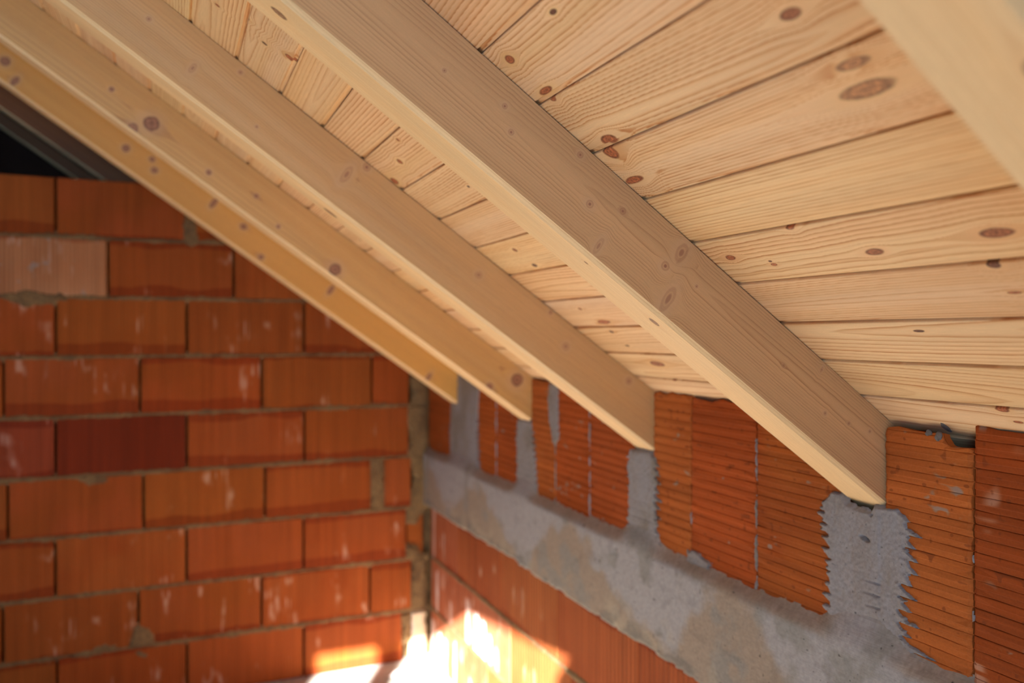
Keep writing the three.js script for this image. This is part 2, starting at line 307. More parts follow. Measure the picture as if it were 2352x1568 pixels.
// clay colour of one brick face; (u along, v up) in metres inside a cell
function clay(u, v, w, h, o, c) {
  c[0] = o.c[0]; c[1] = o.c[1]; c[2] = o.c[2];
  const s = o.seed * 7.31;
  mix3(c, o.c2, smooth(-0.35, 0.5, fbm(u * 5 + s, v * 5, 3)) * 0.7);
  const across = o.ribs === 'v' ? u : v, along = o.ribs === 'v' ? v : u;
  const st = (o.coarse ? o.coarse * Math.sin(across * (o.coarse > 0.1 ? 400 : 281.8)) : 0) + n2(across * 55 + s, along * 2.5 + s) * 0.05 + n2(across * 260 + s, along * 5) * 0.045;
  let f = 1 + st + 0.03 * n2(u * 420, v * 420);
  if (o.damp) {
    const lo = o.damp[0] + 0.014 * n2(u * 7 + s, s) + 0.003 * n2(u * 30 + s, s), hi = h - o.damp[1] - 0.016 * n2(u * 8 + s, s + 3);
    const d = Math.max(smooth(lo + 0.005, lo - 0.005, v) * (o.damp[0] > 0 ? 1 : 0), smooth(hi - 0.005, hi + 0.005, v) * (o.damp[1] > 0 ? 1 : 0));
    mix3(c, [o.c[0] * 0.84, o.c[1] * 0.7, o.c[2] * 0.62], d * 0.8);
  }
  c[0] *= f; c[1] *= f; c[2] *= f;
  if (o.white) {
    const e = smooth(0.25, 0.6, fbm(u * 14 + s * 3, v * 9 + s, 3) + o.white * 0.3 - 0.16) * smooth(-0.3, 0.3, n2(across * 110 + s, along * 8));
    mix3(c, [216, 188, 174], e * (o.white > 0.75 ? 0.75 : 0.5));
  }
  if (o.drips) for (const [du, dw, top, bot, str] of o.drips) {
    const r = Math.abs(u - du) / dw * (1 + 0.3 * n2(v * 20 + du * 50, 3));
    const e = (1 - smooth(0.65, 1.05, r)) * smooth(bot - 0.05, bot + 0.06, v + 0.05 * n2(u * 150 + s, 7)) * (1 - smooth(top - 0.015, top + 0.01, v + 0.012 * n2(u * 90, 5)));
    mix3(c, [240, 232, 230], e * str);
  }
  if (o.gray) {
    const e = smooth(0.5, 0.66, fbm(u * 22 + s * 2, v * 34 + s, 3) + o.gray * 0.12) * smooth(-0.2, 0.4, n2(u * 60, v * 130));
    mix3(c, [150, 138, 132], e * 0.75);
  }
  if (o.spots) mix3(c, [112, 56, 28], smooth(0.72, 0.86, n2(u * 75 + s, v * 95)) * 0.5);
}
function clayAtlas(W, H, cols, rows, cw, ch, cell) {
  const buf = new Uint8Array(W * H * 4), c = [0, 0, 0], pw = W / cols, ph = H / rows;
  for (let j = 0; j < rows; j++) for (let i = 0; i < cols; i++) {
    const o = cell(j * cols + i);
    for (let y = 0; y < ph; y++) for (let x = 0; x < pw; x++) {
      clay((x + 0.5) / pw * cw, (y + 0.5) / ph * ch, cw, ch, o, c);
      put(buf, ((j * ph + y) * W + i * pw + x) * 4, c);
    }
  }
  return { tex: texture(buf, W, H), cols, rows, cw, ch, uv: (n, u, v) => [((n % cols) + clamp(u / cw, 0.004, 0.996)) / cols, (Math.floor(n / cols) + clamp(v / ch, 0.004, 0.996)) / rows] };
}

// ---------------------------------------------------------------- gable wall of long hollow bricks
const wallBack = structure('wall_back');
const gableAtlas = clayAtlas(2048, 2048, 4, 8, 0.51, 0.245, (n) => {
  const R = rng(300 + n);
  if (n === 0) return { coarse: 0.12, seed: n, ribs: 'v', c: [170, 112, 72], c2: [180, 126, 86], white: 0.7, gray: 0.9, damp: [0, 0.02] };
  if (n === 1) return { seed: n, ribs: 'v', c: [112, 43, 20], c2: [106, 39, 16], white: 0, damp: null };
  if (n === 2) return { seed: n, ribs: 'v', c: [138, 62, 36], c2: [124, 52, 26], white: 0.2, damp: [0.02, 0.03] };
  return { seed: n, ribs: 'v', c: [148 + R() * 9, 74 + R() * 6, 30 + R() * 5], c2: [140 + R() * 8, 67 + R() * 6, 25], white: R() < 0.6 ? 0.35 + R() * 0.35 : 0.1, damp: [R() < 0.65 ? 0.03 + R() * 0.025 : 0.006, R() < 0.45 ? 0.02 + R() * 0.02 : 0] };
});
const ribBump = (() => { const b = new Uint8Array(256 * 4); for (let x = 0; x < 64; x++) { const f = x / 64, h = 255 * (1 - Math.pow(Math.abs(f - 0.5) * 2, 6)); put(b, x * 4, [h, h, h]); } return texture(b.slice(0, 256), 64, 1, { srgb: false }); })();
ribBump.channel = 1; ribBump.repeat.set(1 / 0.0135, 1);
const gableMat = new THREE.MeshPhysicalMaterial({ specularIntensity: 0.25, map: gableAtlas.tex, roughness: 0.85, bumpMap: ribBump, bumpScale: 0.0014 });
function clippedBrick(x0, x1, y0, y1, depth, cell, atlas) {
  // rectangle clipped under the sloping roof, bevelled front edge
  let poly = [[x0, y0], [x1, y0], [x1, y1], [x0, y1]];
  const f = ([x, y]) => roofUnder(x) - 0.012 - y, out = [];
  for (let i = 0; i < poly.length; i++) {
    const a = poly[i], b = poly[(i + 1) % poly.length], fa = f(a), fb = f(b);
    if (fa >= 0) out.push(a);
    if (fa * fb < 0) { const t = fa / (fa - fb); out.push([a[0] + (b[0] - a[0]) * t, a[1] + (b[1] - a[1]) * t]); }
  }
  if (out.length < 3) return null;
  const bv = 0.003, cx = out.reduce((s, p) => s + p[0], 0) / out.length, cy = out.reduce((s, p) => s + p[1], 0) / out.length;
  const inset = out.map(([x, y]) => [x + Math.sign(cx - x) * bv, y + Math.sign(cy - y) * bv]);
  const q = new Quads(), T = ([x, y]) => atlas.uv(cell, x - x0, y - y0), N = out.length, M = [];
  for (let i = 1; i < N - 1; i++) q.tri([...inset[0], 0], [...inset[i], 0], [...inset[i + 1], 0], [T(inset[0]), T(inset[i]), T(inset[i + 1])]);
  for (let i = 0; i < N; i++) {
    const j = (i + 1) % N;
    q.quad([...out[i], -bv], [...out[j], -bv], [...inset[j], 0], [...inset[i], 0], [T(out[i]), T(out[j]), T(inset[j]), T(inset[i])]);
    q.quad([...out[i], -depth], [...out[j], -depth], [...out[j], -bv], [...out[i], -bv], [T(out[i]), T(out[j]), T(out[j]), T(out[i])]);
  }
  for (let i = 1; i < N - 1; i++) q.tri([...out[0], -depth], [...out[i + 1], -depth], [...out[i], -depth], [T(out[0]), T(out[i + 1]), T(out[i])]);
  const g = q.build(), p = g.attributes.position, uv1 = new Float32Array(p.count * 2);
  for (let i = 0; i < p.count; i++) { uv1[2 * i] = p.getX(i); uv1[2 * i + 1] = p.getY(i); }
  g.setAttribute('uv1', new THREE.BufferAttribute(uv1, 2));
  return g;
}
const ROWS = [   // joints of each course from the corner leftwards, x in metres
  [-3.11, -2.61, -2.11, -1.607, -1.106, -0.6, -0.1],
  [-2.92, -2.418, -1.916, -1.414, -0.909, -0.4, 0],
  [-3.11, -2.61, -2.11, -1.609, -1.104, -0.6, -0.092],
  [-2.8, -2.297, -1.795, -1.292, -0.789, -0.282, -0.095],
  [-3.11, -2.61, -2.11, -1.611, -1.105, -0.599, -0.097],
  [-2.79, -2.286, -1.782, -1.28, -0.776, -0.283, -0.225, -0.084],
  [-3.11, -2.61, -2.11, -1.614, -1.108, -0.604, -0.11, -0.02],
  [-2.8, -2.304, -1.802, -1.301, -0.792, -0.292, -0.085],
  [-3.11, -2.61, -2.11, -1.608, -1.107, -0.605, -0.131],
];
{
  const R = rng(41); let n = 3;
  ROWS.forEach((js, k) => {
    for (let i = 0; i < js.length - 1; i++) {
      if (js[i + 1] - js[i] < 0.08 && k === 5) continue;     // the wide mortared gap
      let cell = 3 + (n++ % 29);
      if (k === 1 && js[i] === -1.916) cell = 0;
      if (k === 4 && js[i] === -1.611) cell = 1;
      if (k === 4 && js[i] === -2.11) cell = 2;
      const gap = 0.0052, y1 = G0 - COURSE * k - 0.006, y0 = G0 - COURSE * (k + 1) + 0.006;
      const g = clippedBrick(js[i] + gap, js[i + 1] - gap, Math.max(0.002, y0), y1, 0.11, cell, gableAtlas);
      if (!g) continue;
      const o = part('brick', g, gableMat, wallBack);
      o.position.z = (R() - 0.5) * 0.003 - (k === 6 && i === js.length - 2 ? 0.012 : 0);
      if (cell === 0) o.userData.label = 'pale turned brick with coarse ribs and grey cement spots';
      if (cell === 1) o.userData.label = 'dark wine-red brick';
    }
  });
  // core behind the bricks, and the rest of the wall to the left, its unseen step up to the roof added to block light
  part('mortar_core', sweepZ([[-3.2, 0], [0.3, 0], [0.3, 1.15], [0, 1.33], [-0.86, 1.95], [-0.86, 2.0], [-1.2, 2.243], [-3.2, 2.243]], -0.105, -0.05), sandMat, wallBack);
  part('masonry', sweepZ([[-ROOM_W, 0], [-3.11, 0], [-3.11, 2.24], [-2.5, 2.24], [-2.5, roofUnder(-2.5) - 0.02], [-RIDGE, roofUnder(-RIDGE) - 0.03], [-ROOM_W, 1.4]], -0.115, 0), new THREE.MeshStandardMaterial({ color: new THREE.Color().setRGB(0.42, 0.15, 0.065), roughness: 0.9 }), wallBack);
}

// ---------------------------------------------------------------- trowelled mortar as height fields
function inside(poly, a, b) { let r = false; for (let i = 0, j = poly.length - 1; i < poly.length; j = i++) { const [xi, yi] = poly[i], [xj, yj] = poly[j]; if ((yi > b) !== (yj > b) && a < (xj - xi) * (b - yi) / (yj - yi) + xi) r = !r; } return r; }
function sdist(poly, a, b) {
  let d = 1e9;
  for (let i = 0, j = poly.length - 1; i < poly.length; j = i++) {
    const [x0, y0] = poly[j], [x1, y1] = poly[i], dx = x1 - x0, dy = y1 - y0, t = clamp(((a - x0) * dx + (b - y0) * dy) / (dx * dx + dy * dy + 1e-12));
    d = Math.min(d, Math.hypot(a - x0 - dx * t, b - y0 - dy * t));
  }
  return inside(poly, a, b) ? d : -d;
}
// place: (a, b, h) -> point; field: signed distance, positive inside; height(a, b, f) -> h; cells with no corner above the floor are left out
function relief(a0, a1, b0, b1, cell, field, height, place, uvOf = (a, b) => [a, b], keep = -0.5 * cell - 0.002) {
  const na = Math.max(1, Math.ceil((a1 - a0) / cell)), nb = Math.max(1, Math.ceil((b1 - b0) / cell));
  const pos = [], uv = [], idx = [], F = new Float32Array((na + 1) * (nb + 1)), id = new Int32Array((na + 1) * (nb + 1)).fill(-1);
  const A = (i) => a0 + (a1 - a0) * i / na, B = (j) => b0 + (b1 - b0) * j / nb;
  for (let j = 0; j <= nb; j++) for (let i = 0; i <= na; i++) F[j * (na + 1) + i] = field(A(i), B(j));
  const vert = (i, j) => { const k = j * (na + 1) + i; if (id[k] < 0) { id[k] = pos.length / 3; const a = A(i), b = B(j); pos.push(...place(a, b, height(a, b, F[k]))); uv.push(...uvOf(a, b)); } return id[k]; };
  for (let j = 0; j < nb; j++) for (let i = 0; i < na; i++) {
    const k = j * (na + 1) + i;
    if (Math.max(F[k], F[k + 1], F[k + na + 1], F[k + na + 2]) < keep) continue;
    const p = vert(i, j), q = vert(i + 1, j), r = vert(i + 1, j + 1), s = vert(i, j + 1);
    idx.push(p, q, r, p, r, s);
  }
  const g = new THREE.BufferGeometry();
  g.setAttribute('position', new THREE.Float32BufferAttribute(pos, 3));
  g.setAttribute('uv', new THREE.Float32BufferAttribute(uv, 2));
  g.setIndex(idx); g.computeVertexNormals(); return g;
}
function bounds(poly, m) { const a = poly.map((p) => p[0]), b = poly.map((p) => p[1]); return [Math.min(...a) - m, Math.max(...a) + m, Math.min(...b) - m, Math.max(...b) + m]; }
const onGable = (a, b, h) => [a, b, h];
function gablePatch(name, poly, thick, seed, mat = sandMat, rag = 0.012) {
  const [a0, a1, b0, b1] = bounds(poly, 0.02);
  const g = relief(a0, Math.min(a1, 0.004), b0, b1, 0.005, (a, b) => sdist(poly, a, b) + rag * fbm(a * 45 + seed, b * 45, 3), (a, b, f) => -0.006 + (thick + 0.006) * smooth(-0.002, 0.012, f) + 0.002 * fbm(a * 70 + seed, b * 70, 2), onGable);
  return part(name, g, mat, wallBack);
}
// bed joints: squeezed sandy mortar, uneven
for (let k = 1; k < 9; k++) {
  const y = G0 - COURSE * k, x1 = Math.min(0.002, -((y + 0.02) - YS - RH / CA) / (SA / CA));
  const g = relief(-2.2, Math.min(0.002, x1), y - 0.024, y + 0.024, 0.006,
    (a, b) => 0.0105 + 0.0055 * n2(a * 14 + k * 9, k) + 0.004 * n2(a * 60, k * 3 + b * 50) - Math.abs(b - y - 0.003 * n2(a * 5, k)),
    (a, b, f) => -0.0075 + 0.0095 * smooth(-0.003, 0.006, f) + 0.0015 * n2(a * 90, b * 90 + k), onGable);
  part('bed_joint', g, sandMat, wallBack);
}
const GP = [
  [[[-0.092, 1.44], [0.004, 1.38], [0.004, 1.244], [-0.080, 1.246], [-0.071, 1.31]], 0.004], [[[-0.098, 1.25], [0.004, 1.25], [0.004, 0.99], [-0.102, 0.99], [-0.106, 1.03], [-0.085, 1.06], [-0.09, 1.13], [-0.113, 1.16], [-0.108, 1.22]], 0.004],
  [[[-0.097, 1.01], [0.004, 1.0], [0.004, 0.75], [-0.05, 0.71], [-0.065, 0.67], [-0.114, 0.673], [-0.093, 0.779], [-0.06, 0.883]], 0.005], [[[-0.289, 1.0], [-0.228, 1.0], [-0.227, 0.894], [-0.225, 0.76], [-0.274, 0.745], [-0.283, 0.877]], 0.003],
  [[[-0.120, 0.573], [-0.076, 0.56], [-0.020, 0.483], [-0.115, 0.488]], 0.004], [[[-0.076, 0.492], [-0.016, 0.49], [-0.016, 0.23], [-0.100, 0.235], [-0.08, 0.351]], 0.005],
  [[[-0.139, 0.235], [-0.087, 0.236], [-0.087, 0.095], [-0.120, 0.079], [-0.137, 0.145]], 0.012], [[[-1.122, 2.115], [-1.06, 2.11], [-1.046, 1.99], [-1.083, 1.96], [-1.12, 1.99]], 0.004],
  [[[-1.82, 1.745], [-1.713, 1.785], [-1.651, 1.762], [-1.588, 1.765], [-1.548, 1.732], [-1.6, 1.715], [-1.713, 1.70], [-1.8, 1.727]], 0.006], [[[-1.575, 1.003], [-1.470, 1.012], [-1.404, 0.985], [-1.42, 0.95], [-1.486, 0.955], [-1.575, 0.988]], 0.005],
  [[[-1.345, 0.25], [-1.312, 0.345], [-1.254, 0.325], [-1.225, 0.25], [-1.28, 0.234]], 0.006], [[[-1.49, 0.263], [-1.431, 0.284], [-1.381, 0.265], [-1.398, 0.243], [-1.472, 0.247]], 0.004],
  [[[-1.32, 0.225], [-1.29, 0.235], [-1.25, 0.21], [-1.275, 0.19], [-1.3, 0.2]], 0.002],
];
GP.forEach(([poly, th], i) => gablePatch('mortar_smear', poly, th, i * 3.7));
{
  const paleBuf = mineral(256, 256, 0.3, 0.3, (u, v, c) => { c[0] = 205; c[1] = 184; c[2] = 150; mix3(c, [170, 132, 82], smooth(0, 0.5, fbm(u * 30, v * 14))); mix3(c, [222, 206, 186], smooth(0.1, 0.5, fbm(u * 20 + 8, v * 12))); });
  const paleMat = new THREE.MeshStandardMaterial({ map: texture(paleBuf, 256, 256), roughness: 0.9 });
  const poly = [[-0.088, 0.235], [-0.02, 0.238], [-0.016, 0.0], [-0.095, 0.0]];
  const g = relief(-0.105, 0, 0, 0.25, 0.005, (a, b) => sdist(poly, a, b) + 0.004 * fbm(a * 40, b * 40), (a, b, f) => -0.006 + 0.02 * smooth(-0.001, 0.006, f) + 0.002 * n2(a * 60, b * 40), onGable, (a, b) => [a / 0.3, b / 0.3]);
  part('mortar_smear', g, paleMat, wallBack, 'pale beige mortar-coated strip in the corner above the floor');
}

// ---------------------------------------------------------------- knee wall
const wallRight = structure('wall_right');
const kneeAtlas = clayAtlas(1536, 1800, 4, 3, 0.25, 0.46, (n) => {
  const R = rng(500 + n), light = n === 1 || n === 4 || n === 7;
  return { seed: n + 60, ribs: 'u', c: n === 0 ? [146, 69, 27] : light ? [176, 97, 44] : [161 + R() * 9, 79 + R() * 8, 32 + R() * 6], c2: light ? [166, 87, 38] : [150, 70, 28], spots: true, gray: n === 0 || n === 1 ? 0.8 : 0.2, white: n === 0 ? 0.25 : 0 };  // first cell darker: light falloff put into the clay colour
});
const kneeMat = new THREE.MeshPhysicalMaterial({ specularIntensity: 0.25, map: kneeAtlas.tex, roughness: 0.75 });
const PITCH = 0.0223;
function uprightBrick(z0, z1, top, cell, seed, notch) {
  const R = rng(seed), y0 = RT - 0.05, us = [0, 0.0015, 0.006], L = z1 - z0;
  for (let i = 1; i < 6; i++) us.push(L * i / 6);
  us.push(L - 0.006, L - 0.0015, L);
  if (notch) { us.push(notch[0] - 0.001, notch[0] + 0.001, notch[0] + 0.008, notch[0] + 0.012); us.sort((a, b) => a - b); }
  const vs = [], dep = [], ph = R() * PITCH * 0.2;
  const yEnd = top + 0.012, rows = [[0, -0.0021], [0.0011, -0.0003], [0.0022, 0], [0.0098, 0], [0.0111, 0.0014], [0.0201, 0.0002], [0.0212, -0.0003]];
  for (let y = y0 - ph; y < yEnd; y += PITCH) for (const [o, d] of rows) if (y + o > y0 && y + o < yEnd) { vs.push(y + o); dep.push(d); }
  vs.push(yEnd); dep.push(-0.001);
  const crest = (u) => { let t = top + 0.005 * n2(u * 45 + seed, seed) + 0.003 * n2(u * 160, seed); if (u < 0.012) t -= 0.006 * (1 - u / 0.012); if (notch && u > notch[0]) t = top - notch[1] + (u < notch[0] + 0.01 ? 0.012 * (1 - (u - notch[0]) / 0.01) : 0) + 0.002 * n2(u * 200, 4); return t; };
  const q = new Quads();
  const pt = (i, j) => {
    const u = us[i], t = crest(u), v = Math.min(vs[j], t);
    const edge = Math.min(u, L - u), e = edge < 0.006 ? -0.0035 * Math.pow(1 - edge / 0.006, 2) : 0;
    const tp = v > t - 0.004 ? -0.002 * (v - t + 0.004) / 0.004 : 0;
    const d = dep[j] * (0.8 + 0.4 * n2(u * 30 + seed, j)) + e + tp + 0.0007 * n2(u * 25 + seed, v * 25) + 0.0006 * n2(u * 140, v * 300) * (edge < 0.008 ? 2.5 : 0.6);
    const wob = (i === 0 || i === us.length - 1) ? 0.0012 * n2(v * 120 + seed, i) + (dep[j] < -0.001 ? (i === 0 ? 0.0018 : -0.0018) : 0) : 0;
    return [-d, v, z1 - u + wob];   // u runs from the near end (z1) away; mirrored below
  };
  const T = (i, j) => kneeAtlas.uv(cell, us[i], vs[j] - y0);
  for (let j = 0; j < vs.length - 1; j++) for (let i = 0; i < us.length - 1; i++) {
    if (vs[j] >= crest(us[i]) && vs[j] >= crest(us[i + 1])) continue;
    q.quad(pt(i, j), pt(i, j + 1), pt(i + 1, j + 1), pt(i + 1, j), [T(i, j), T(i, j + 1), T(i + 1, j + 1), T(i + 1, j)]);
  }
  // sides, the broken top edge of the front web, and the back web: the core stays hollow
  const N = us.length - 1, D = 0.19, web = 0.014, cut = (x, y) => Math.min(y, roofUnder(x) - 0.012);
  for (const i of [0, N]) for (let j = 0; j < vs.length - 1; j++) {
    const a = pt(i, j), b = pt(i, j + 1); if (b[1] - a[1] < 1e-6) continue;
    const c = [D, cut(D, b[1]), b[2]], d = [D, cut(D, a[1]), a[2]];
    i ? q.quad(a, d, c, b, [T(i, j), T(0, j), T(0, j + 1), T(i, j + 1)]) : q.quad(a, b, c, d, [T(i, j), T(i, j + 1), T(2, j + 1), T(2, j)]);
  }
  const J = vs.length - 1;
  for (let i = 0; i < N; i++) {
    const a = pt(i, J), b = pt(i + 1, J), c = [b[0] + web, cut(b[0] + web, b[1]), b[2]], d = [a[0] + web, cut(a[0] + web, a[1]), a[2]];
    q.quad(a, d, c, b, [T(i, J), T(i, J - 2), T(i + 1, J - 2), T(i + 1, J)]);
    q.quad(d, [d[0], y0, d[2]], [c[0], y0, c[2]], c);
  }
  q.quad([D, y0, z0], [D, cut(D, top), z0], [D, cut(D, top), z1], [D, y0, z1], [0, 1, 2, 3].map(() => kneeAtlas.uv(3, 0.1, 0.2)));
  for (const u of []) { const z = z1 - u; q.quad([web, y0, z], [D, y0, z], [D, cut(D, top) - 0.01, z], [web, cut(web, top) - 0.03, z]); }
  return q.build();
}
// [far end, near end, top, atlas cell]
const UPRIGHT = [
  ...Array.from({ length: 8 }, (_, i) => [3.6435 + i * 0.244, 3.8835 + i * 0.244, 1.432, 2 + (i * 5) % 10]),
  [3.405, 3.64, 1.43, 5], [3.167, 3.401, 1.433, 2], [2.9265, 3.163, 1.441, 0], [2.753, 2.9225, 1.424, 1, [0.118, 0.022]], [2.41, 2.652, 1.432, 3], [2.1705, 2.4065, 1.434, 6], [2.003, 2.1675, 1.437, 4],
  [1.653, 1.902, 1.428, 8], [1.417, 1.649, 1.43, 9], [1.2235, 1.4135, 1.43, 7], [0.8945, 1.122, 1.43, 10], [0.66, 0.8905, 1.43, 11], [0.004, 0.343, 1.43, 2],
];
UPRIGHT.forEach(([z0, z1, top, cell, notch], i) => {
  // the notch of the brick beside the focused rafter is at its near end, so measure from the far end
  const g = uprightBrick(z0, z1, top, cell, 31 + i - 8, null);
  if (notch) { const h = uprightBrick(z0, z1, top, cell, 31 + i - 8, [notch[0], notch[1]]); mirrorZ(h, z0, z1); part('brick', h, kneeMat, wallRight, 'orange upright brick with a notch broken out of its top corner'); return; }
  part('brick', g, kneeMat, wallRight);
});
function mirrorZ(g, z0, z1) { const p = g.attributes.position; for (let i = 0; i < p.count; i++) p.setZ(i, z0 + z1 - p.getZ(i)); for (let i = 0; i < p.count; i += 3) { for (const a of [p, g.attributes.uv]) { const s = a.itemSize, t = Array.from(a.array.slice((i + 1) * s, (i + 2) * s)); a.array.copyWithin((i + 1) * s, (i + 2) * s, (i + 3) * s); a.array.set(t, (i + 2) * s); } } g.computeVertexNormals(); }

// lower courses: bricks laid flat, upright ribs
const lowAtlas = clayAtlas(2048, 1024, 4, 4, 0.505, 0.245, (n) => {
  const R = rng(700 + n), drip = [];
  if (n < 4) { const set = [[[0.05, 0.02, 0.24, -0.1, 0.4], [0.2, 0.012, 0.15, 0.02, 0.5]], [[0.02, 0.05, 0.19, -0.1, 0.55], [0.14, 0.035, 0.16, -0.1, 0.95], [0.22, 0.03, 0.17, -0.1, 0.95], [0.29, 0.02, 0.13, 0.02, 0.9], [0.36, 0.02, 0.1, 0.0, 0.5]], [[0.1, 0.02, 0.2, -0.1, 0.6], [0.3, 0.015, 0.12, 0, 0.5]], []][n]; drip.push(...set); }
  return { coarse: 0.07, seed: n + 90, ribs: 'v', c: n < 3 && n > 0 ? [170, 98, 66] : n < 4 ? [166, 92, 58] : [158 + R() * 8, 82 + R() * 8, 44 + R() * 6], c2: n < 4 ? [158, 84, 52] : [146, 72, 36], white: n < 4 ? 0.55 : 0.2, drips: drip, damp: [R() * 0.02, R() < 0.5 ? 0.03 : 0] };  // first cells paler: sun glare put into the clay, besides real whitish streaks
});
const ribBumpLow = ribBump.clone(); ribBumpLow.repeat.set(1 / 0.0223, 1);
const lowMat = new THREE.MeshPhysicalMaterial({ specularIntensity: 0.25, map: lowAtlas.tex, roughness: 0.85, bumpMap: ribBumpLow, bumpScale: 0.004 });
function flatBrick(z0, z1, y0, y1, cell) {
  const q = new Quads(), b = 0.0025, X = 0.012, D = 0.2;
  const T = (z, y) => lowAtlas.uv(cell, z - z0, y - y0);
  const R0 = [[z0, y0], [z1, y0], [z1, y1], [z0, y1]], R1 = [[z0 + b, y0 + b], [z1 - b, y0 + b], [z1 - b, y1 - b], [z0 + b, y1 - b]];
  const P = ([z, y], x) => [x, y, z];
  q.quad(P(R1[0], X), P(R1[1], X), P(R1[2], X), P(R1[3], X), R1.map((r) => T(...r)));
  for (let i = 0; i < 4; i++) {
    const j = (i + 1) % 4;
    q.quad(P(R0[i], X + b), P(R0[j], X + b), P(R1[j], X), P(R1[i], X), [T(...R0[i]), T(...R0[j]), T(...R1[j]), T(...R1[i])]);
    q.quad(P(R0[i], D), P(R0[j], D), P(R0[j], X + b), P(R0[i], X + b), [T(...R0[i]), T(...R0[j]), T(...R0[j]), T(...R0[i])]);
  }
  q.quad(P(R0[3], D), P(R0[2], D), P(R0[1], D), P(R0[0], D), [T(...R0[3]), T(...R0[2]), T(...R0[1]), T(...R0[0])]);
  const g = q.build(), p = g.attributes.position, uv1 = new Float32Array(p.count * 2);
  for (let i = 0; i < p.count; i++) { uv1[2 * i] = p.getZ(i); uv1[2 * i + 1] = p.getY(i); }
  g.setAttribute('uv1', new THREE.BufferAttribute(uv1, 2)); return g;
}
{
  const cuts = [0.4966, 0.2466];
  const levels = [[0.503, 0.765], [0.253, 0.4905], [0.003, 0.2405]];
  let n = 4;
  levels.forEach(([y0, y1], k) => {
    let z = k === 1 ? 0.002 : k === 0 ? -0.1 : -0.24;
    for (let i = 0; z < ROOM_L; i++) {
      const a = Math.max(0.002, z), b = Math.min(ROOM_L, z + 0.5);
      let cell = 4 + (n++ % 12);
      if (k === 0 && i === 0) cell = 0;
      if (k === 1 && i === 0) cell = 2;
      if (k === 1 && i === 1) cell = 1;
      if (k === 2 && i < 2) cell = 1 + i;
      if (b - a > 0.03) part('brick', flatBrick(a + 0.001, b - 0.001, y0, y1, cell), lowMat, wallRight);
      z += 0.502;
    }
  });
  part('mortar_core', metreBox(0.018, 0.19, 0, RT - 0.05, 0, ROOM_L), sandMat, wallRight);
  cuts.forEach((y, k) => {
    const g = relief(0, 4, y - 0.022, y + 0.022, 0.007, (a, b) => 0.0085 + 0.004 * n2(a * 12 + k * 9, k) + 0.003 * n2(a * 60, k + b * 60) - Math.abs(b - y), (a, b, f) => -0.002 + 0.006 * smooth(-0.003, 0.006, f) + 0.0012 * n2(a * 90, b * 90), (a, b, h) => [0.012 - h, b, a]);
    part('bed_joint', g, sandMat, wallRight);
  });
  // masonry behind, closing the eaves
  part('masonry', sweepZ([[0.2, 0], [0.45, 0], [0.45, roofUnder(0.45) + 0.012], [0.2, roofUnder(0.2) + 0.012]], -2.5, ROOM_L + 0.3), new THREE.MeshStandardMaterial({ color: new THREE.Color().setRGB(0.35, 0.13, 0.06), roughness: 0.9 }), wallRight);
}
// concrete ring beam with a cement haunch along its top
{
  const prof = (b, a) => {
    const k = nearPocket(a);   // how far the face stands out at height b
    const top = smooth(RT + 0.016 + 0.05 * k, RT - 0.02, b);
    return 0.027 * top - 0.006 * smooth(RT - 0.06, RT - 0.2, b) * 0;
  };
  const g = relief(-0.006, 3.7, RB - 0.03, RT + 0.085, 0.0085,
    (a, b) => Math.min(b - RB - 0.008 + 0.012 * fbm(a * 9, 2) + 0.006 * n2(a * 60, b * 40), RT + 0.012 + 0.05 * nearPocket(a) - b + 0.006 * fbm(a * 7 + 30, 4) + 0.005 * n2(a * 70, 9)),
    (a, b, f) => prof(b, a) * smooth(-0.004, 0.006, f) - 0.006 * smooth(0.004, -0.004, f) + 0.0014 * fbm(a * 8, b * 16) + 0.0007 * fbm(a * 60, b * 60, 2) - 0.004 * smooth(0.9, 0.97, n2(a * 55, b * 55)),
    (a, b, h) => [-h, b, a], (a, b) => [a / 3.6, clamp((b - RB + 0.03) / 0.34)]);
  part('ring_beam', g, beamMat, wallRight, 'rough grey-brown concrete beam with a smoother cement haunch along its top');
  part('ring_beam', metreBox(0.001, 0.195, RB + 0.01, RT - 0.01, 0, ROOM_L), concreteMat, wallRight);
  part('ring_beam', metreBox(-0.025, 0.01, RB, RT - 0.01, 3.6, ROOM_L), concreteMat, wallRight);
}
